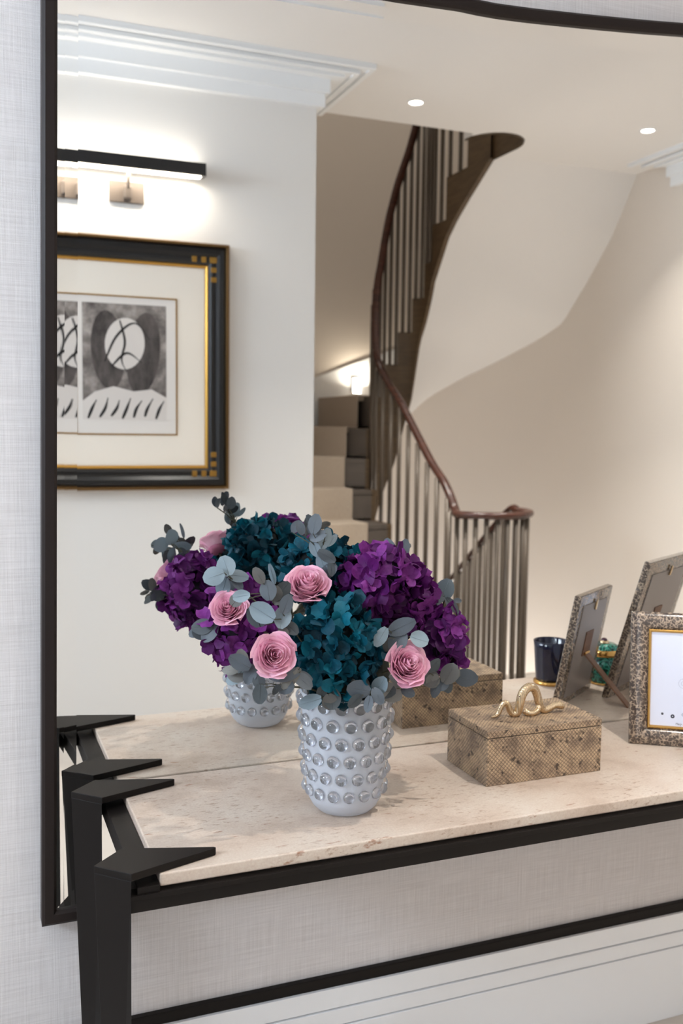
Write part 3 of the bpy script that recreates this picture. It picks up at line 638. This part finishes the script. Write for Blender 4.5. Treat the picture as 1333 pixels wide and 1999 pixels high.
SPRIGS=[
[((0.1473,-0.2100,1.1719),0.0341,0.0307,110,0),((0.1274,-0.2100,1.1558),0.0358,0.0307,200,0),((0.1666,-0.2100,1.1540),0.0377,0.0214,-10,0),((0.1422,-0.2100,1.1354),0.0342,0.0257,255,0),((0.1666,-0.2100,1.1402),0.0258,0.0155,-50,1),],
[((0.1660,-0.3350,1.1733),0.0285,0.0174,120,3),((0.1858,-0.3350,1.1740),0.0334,0.0103,105,0),((0.1810,-0.3350,1.1502),0.0319,0.0255,100,1),((0.2035,-0.3350,1.1474),0.0320,0.0224,50,2),((0.1384,-0.3350,1.1429),0.0269,0.0190,10,0),],
[((0.1628,-0.3600,1.1190),0.0424,0.0314,150,0),((0.1947,-0.3600,1.1091),0.0348,0.0269,260,0),((0.2037,-0.3600,1.1173),0.0301,0.0095,75,0),((0.2012,-0.3600,1.1302),0.0316,0.0205,70,1),((0.2097,-0.3600,1.0914),0.0270,0.0191,-40,2),],
[((0.1116,-0.1900,1.0681),0.0382,0.0261,190,2),((0.1247,-0.1900,1.0577),0.0366,0.0261,230,1),((0.1493,-0.1900,1.0657),0.0350,0.0262,250,2),((0.0960,-0.1900,1.0571),0.0226,0.0156,210,1),],
[((0.1279,-0.3650,1.0485),0.0361,0.0236,150,1),((0.1200,-0.3650,1.0248),0.0362,0.0220,220,0),((0.1440,-0.3650,1.0283),0.0316,0.0205,250,1),((0.1112,-0.3650,1.0357),0.0251,0.0141,180,3),],
[((0.1896,-0.3900,1.0282),0.0487,0.0212,190,1),((0.2191,-0.3900,1.0154),0.0412,0.0206,-40,1),((0.1922,-0.3900,1.0067),0.0284,0.0189,215,1),((0.1511,-0.3900,1.0018),0.0297,0.0219,270,2),((0.1486,-0.3900,1.0208),0.0234,0.0187,100,2),((0.1759,-0.3900,1.0050),0.0189,0.0094,240,2),],
[((0.2365,-0.3750,0.9770),0.0388,0.0226,200,0),((0.2729,-0.3750,0.9784),0.0342,0.0277,275,2),((0.2558,-0.3750,0.9914),0.0243,0.0162,240,2),],
[((0.3136,-0.3850,0.9928),0.0375,0.0293,170,1),((0.3077,-0.3850,0.9754),0.0277,0.0180,220,2),((0.3503,-0.3850,0.9969),0.0329,0.0247,60,0),((0.3461,-0.3850,0.9816),0.0296,0.0181,-60,1),((0.3701,-0.3850,0.9827),0.0397,0.0298,-30,3),((0.3832,-0.3850,0.9998),0.0364,0.0149,150,3),((0.3305,-0.3850,0.9699),0.0263,0.0148,260,1),((0.3998,-0.3850,0.9800),0.0250,0.0167,-20,1),],
[((0.4618,-0.3400,0.9850),0.0313,0.0278,200,3),((0.4962,-0.3400,0.9943),0.0386,0.0298,60,3),((0.5306,-0.3400,0.9808),0.0408,0.0301,-5,1),((0.4727,-0.3400,0.9684),0.0315,0.0175,255,1),((0.4938,-0.3400,0.9708),0.0264,0.0211,-70,2),((0.4660,-0.3400,1.0107),0.0295,0.0156,45,2),],
[((0.3954,-0.3650,1.0842),0.0481,0.0266,25,1),((0.3588,-0.3650,1.0709),0.0346,0.0198,240,0),((0.3886,-0.3650,1.0605),0.0366,0.0299,230,1),((0.4261,-0.3650,1.0620),0.0319,0.0269,-20,0),],
[((0.5328,-0.2500,1.1176),0.0438,0.0329,70,0),((0.5108,-0.2500,1.1051),0.0400,0.0309,190,1),((0.5457,-0.2500,1.0913),0.0349,0.0165,-50,1),((0.5647,-0.2500,1.0708),0.0167,0.0083,-60,0),((0.5599,-0.2500,1.0969),0.0147,0.0092,-5,1),],
[((0.4389,-0.2200,1.1911),0.0378,0.0216,110,1),((0.4647,-0.2200,1.1893),0.0380,0.0199,75,1),],
[((0.2768,-0.2800,1.2452),0.0334,0.0217,80,1),((0.2940,-0.2800,1.2195),0.0369,0.0218,70,0),((0.2772,-0.2800,1.2049),0.0301,0.0184,110,0),((0.2980,-0.2800,1.1914),0.0337,0.0185,-30,2),((0.2910,-0.2800,1.1765),0.0370,0.0219,-70,0),((0.3067,-0.2800,1.2165),0.0252,0.0118,50,0),((0.2513,-0.2800,1.2392),0.0249,0.0149,110,1),((0.2715,-0.2800,1.2453),0.0333,0.0150,120,2),((0.2815,-0.2800,1.2249),0.0301,0.0184,200,1),((0.3063,-0.2800,1.1716),0.0287,0.0135,-90,2),],
]
# ================================================================== bouquet
def petal_rows(L, Wd, cup, curl, nu=4, nv=4, rnd=random):
    rows = []
    for i in range(nv+1):
        v = i/nv; w = Wd*math.sin(PI*(.13+.72*v))**.65*.5
        rows.append([V((w*(2*j/nu-1), L*v, cup*(2*j/nu-1)**2*Wd*.4+curl*L*v*v+.0)) for j in range(nu+1)])
    return rows
def floret_mesh(seed, mat):
    r = random.Random(seed); b = MB()
    for k in range(4):
        a = PI/2*k+r.uniform(-.25, .25); L = r.uniform(.0155, .0225); wd = L*r.uniform(.85, 1.15)
        M = Matrix.Rotation(a, 4, 'Z') @ Matrix.Rotation(r.uniform(-.1, 1.0), 4, 'X') @ Matrix.Rotation(r.uniform(-.5, .5), 4, 'Y')
        rows = petal_rows(L, wd, r.uniform(-.5, .6), r.uniform(-.5, .35))
        b.grid([[M @ (p+V((0, .0008, r.uniform(-.0007, .0007)))) for p in row] for row in rows])
    b.tube([(0, 0, -.012), (0, 0, .001)], .0009, 4)
    return b.mesh('floret', mat, True)
MP = m_petal('purple_petal', (48, 8, 56), (92, 24, 100), (138, 58, 146)); MTe = m_petal('teal_petal', (0, 30, 40), (2, 62, 80), (12, 104, 124)); MR = m_petal('pink_petal', (230, 168, 194), (242, 188, 208), (248, 206, 220))
PC = plain('purple_shaded_core', lin(16, 3, 20), .9); TC = plain('teal_shaded_core', lin(1, 9, 12), .9)  # near-black cores paint the shade deep between the florets
FL = {'P': [floret_mesh(i, MP) for i in range(6)], 'T': [floret_mesh(20+i, MTe) for i in range(6)]}
STEM = plain('dried_stem', lin(74, 74, 58), .8)
MOUTH = V((VX, VY, TT+.16))
HL = ['large purple hydrangea head above the big front teal head', 'purple hydrangea head tucked between two larger purple heads', 'purple hydrangea head over the box end of the bouquet',
      'purple hydrangea head behind the round pink rose and half open rose', 'teal hydrangea head at the crown of the bouquet', 'large teal hydrangea head hanging over the vase rim', 'purple filler hydrangea head darkening the gap behind the rose on the box side']
def fib(n):
    return [V((math.sqrt(1-z*z)*math.cos(2.39996*i), math.sqrt(1-z*z)*math.sin(2.39996*i), z)) for i, z in ((i, 1-2*(i+.5)/n) for i in range(n))]
def stem_to(name, root, P, parent, r=.0022):
    a = MOUTH+V((random.uniform(-.03, .03), random.uniform(-.03, .03), 0)); m = a.lerp(P, .5)+V((0, 0, .02))
    MB().tube([q-root for q in catmull([a-V((0, 0, .10)), a, m, P], 4)], r, 6).build(name, STEM, parent)
for hi, (k, c, rx, rz) in enumerate(HEADS):
    c = V(c); ry = (rx+rz)/2*(.72 if hi == 3 else .95); h = thing('hydrangea', HL[hi], 'flower', c, 'hydrangeas in the bouquet')
    rs = random.Random(100+hi)
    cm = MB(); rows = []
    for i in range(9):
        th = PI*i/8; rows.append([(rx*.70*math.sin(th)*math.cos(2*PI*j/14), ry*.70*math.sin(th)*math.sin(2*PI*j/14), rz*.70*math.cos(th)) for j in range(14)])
    cm.grid(rows, True).build('shaded_core', PC if k == 'P' else TC, h, smooth=True)
    area = 4*PI*((rx*ry)**1.6/3+(rx*rz)**1.6/3+(ry*rz)**1.6/3)**(1/1.6); n = max(10, int(area/.00058))
    for d in fib(n):
        d = (d+V((rs.uniform(-.12, .12), rs.uniform(-.12, .12), rs.uniform(-.12, .12)))).normalized()
        o = link('floret', rs.choice(FL[k]), h); f = rs.uniform(.68, 1.0); o.location = (d.x*rx*f, d.y*ry*f, d.z*rz*f)
        nn = (V((d.x/rx, d.y/ry, d.z/rz)).normalized()+V((rs.uniform(-.7, .7), rs.uniform(-.7, .7), rs.uniform(-.7, .7)))).normalized()
        o.rotation_mode = 'QUATERNION'; o.rotation_quaternion = nn.to_track_quat('Z', 'Y') @ Euler((0, 0, rs.uniform(0, 6.28))).to_quaternion()
        s = rs.uniform(.85, 1.2) if rx > .02 else rs.uniform(.7, .85); o.scale = (s, s, s)
    stem_to('stem', c, c, h)
RL = ['round pink rose with open spiral petals at the front of the bouquet', 'pink rose under a cluster of eucalyptus leaves on the box side', 'crumpled pink rose facing up between teal and purple hydrangeas', 'half open pink rose beside the pale four leaved sprig']
for ri, (c, R_, d) in enumerate(ROSES):
    c = V(c); rs = random.Random(300+ri); ro = thing('rose', RL[ri], 'flower', c, 'pink roses in the bouquet'); Qn = V(d).normalized().to_track_quat('Z', 'Y').to_matrix()
    n = 38
    for i in range(n):
        t_ = i/(n-1); rho = R_*(.07+.86*t_**.85); ph = 2.39996*i+rs.uniform(-.2, .2); half = 1.35-.65*t_; H = R_*(.95-.35*t_)
        b = MB(); rows = []
        for iv in range(6):
            v = iv/5; row = []
            for iu in range(7):
                u = iu/3-1; edge = 1-.22*u*u*v
                rr = rho*(.45+.55*v**.6)*(1+.05*math.sin(5*u+i)*v)+R_*(.02+.16*t_*t_)*v**4+R_*.04*rs.uniform(-1, 1)*v*v*.6
                z = -R_*.55+H*1.35*v*edge-R_*.22*t_*v**4*(.6+.4*math.sin(3*u+2*i))
                a = ph+u*half; row.append(Qn @ V((rr*math.cos(a), rr*math.sin(a), z)))
            rows.append(row)
        b.grid(rows); b.build('petal', MR, ro, smooth=True)
    b = MB(); b.tube([Qn @ V((0, 0, -R_*.75)), Qn @ V((0, 0, -R_*.5)), Qn @ V((0, 0, R_*.1))], [R_*.3, R_*.62, R_*.28], 12); b.build('rose_core', plain('deep_pink_core', lin(168, 96, 122), .8), ro, smooth=True)
    stem_to('stem', c, c-(Qn @ V((0, 0, R_*.6))), ro)
ML = [m_leaf('pale_eucalyptus', (94, 110, 120), (134, 150, 158)), m_leaf('grey_eucalyptus', (62, 70, 78), (94, 103, 111)), m_leaf('dark_eucalyptus', (36, 42, 46), (64, 72, 76)), m_leaf('brown_eucalyptus', (76, 76, 76), (112, 112, 108))]
def leaf_mesh(seed, mat):
    r = random.Random(seed); rows = []; fold = r.uniform(-.12, .28); curl = r.uniform(-.25, .2)
    for i in range(7):
        v = i/6; w = .5*math.sin(PI*min(1, .06+.90*v))**.62
        rows.append([V((w*(j/2-1), v-.5, abs(j/2-1)*w*fold+curl*(v-.4)**2+.02*math.sin(5*v+j+seed))) for j in range(5)])
    b = MB(); b.grid(rows); b.tube([rows[0][2]+V((0, 0, .005)), rows[3][2]+V((0, 0, .008)), rows[6][2]], [.018, .012, .004], 4)
    return b.mesh('leaf', mat, True)
LEAF = [[leaf_mesh(40*t+i, ML[t]) for i in range(4)] for t in range(4)]
SL = ['pale four leaved eucalyptus sprig over the half open rose', 'eucalyptus sprig with narrow upright leaves beside the crumpled rose',
      'eucalyptus sprig with large pale leaves above the round rose', 'grey eucalyptus sprig hanging at the outer side away from the box', 'eucalyptus sprig below the purple head at the vase rim', 'eucalyptus sprig under the round rose', 'eucalyptus leaves below the hanging teal head',
      'eucalyptus sprig spread over the vase rim beside the hanging teal head', 'dark eucalyptus sprig reaching over the snakeskin box', 'eucalyptus cluster resting on top of the rose on the box side', 'pale eucalyptus sprig beside the purple heads with white tip', 'pair of eucalyptus leaves standing behind the large purple head',
      'long grey eucalyptus sprig rising between teal and purple heads']
RTV = V((.92906, -.36994, 0)); BKV = V((.36994, .92906, -.08)).normalized()
for si, L in enumerate(SPRIGS):
    rs = random.Random(500+si); cen = sum((V(l[0]) for l in L), V())/len(L)
    sp = thing('eucalyptus_sprig', SL[si], 'eucalyptus', cen, 'eucalyptus sprigs in the bouquet')
    up_v = RTV.cross(BKV).normalized()
    if up_v.z < 0: up_v = -up_v
    order = sorted(L, key=lambda l: (V(l[0])-MOUTH).length)
    node = cen+(MOUTH-cen)*.06+BKV*.012
    stem_to('stem', cen, node, sp, .0016)
    extra = [((V(l[0])+BKV*.014+RTV*rs.uniform(-.014, .014)+up_v*rs.uniform(-.012, .006)), l[1]*rs.uniform(.7, .95), l[2]*rs.uniform(.8, 1.1), l[3]+rs.uniform(-70, 70), rs.choice((1, 2, 3))) for l in L if rs.random() < .55 and l[2] > .014]
    for l in list(L)+extra:
        P, ln, wd, ang, tint = V(l[0]), l[1], l[2], math.radians(l[3]), l[4]
        ax = (RTV*math.cos(ang)+up_v*math.sin(ang)+BKV*rs.uniform(-.25, .35)).normalized()
        nr = (-BKV+V((rs.uniform(-.35, .35), rs.uniform(-.2, .2), rs.uniform(-.1, .55)))).normalized(); sx = ax.cross(nr).normalized(); nr = sx.cross(ax).normalized()
        P = P+BKV*rs.uniform(-.012, .012)
        o = link('leaf', rs.choice(LEAF[tint]), sp)
        M = Matrix((sx*wd*1.05, ax*ln, nr*ln*.9)).transposed().to_4x4(); M.translation = P-cen; o.matrix_local = M
        base = P-ax*ln*.5
        if (base-node).length > .004: MB().tube([node-cen, (node.lerp(base, .5)-cen)+V((0, 0, .002)), base-cen], [.0012, .0009, .0006], 5).build('twig', STEM, sp)
ff = thing('gap_shade_foam', 'dark foam added in the vase mouth to shade the gaps under the flowers', 'floral foam', (VX, VY, TT+.13))
b = MB(); b.lathe([(.001, 0), (.062, .0), (.065, .07), (.075, .10), (.07, .15), (.04, .19), (.001, .2)], 24); b.v = [tuple(V(v)*(1+.06*noise.noise(V(v)*60))) for v in b.v]
b.build('foam', plain('dark_gap_foam', lin(22, 28, 22), .95), ff, smooth=True)  # dark foam added so the gaps between flowers read as shade
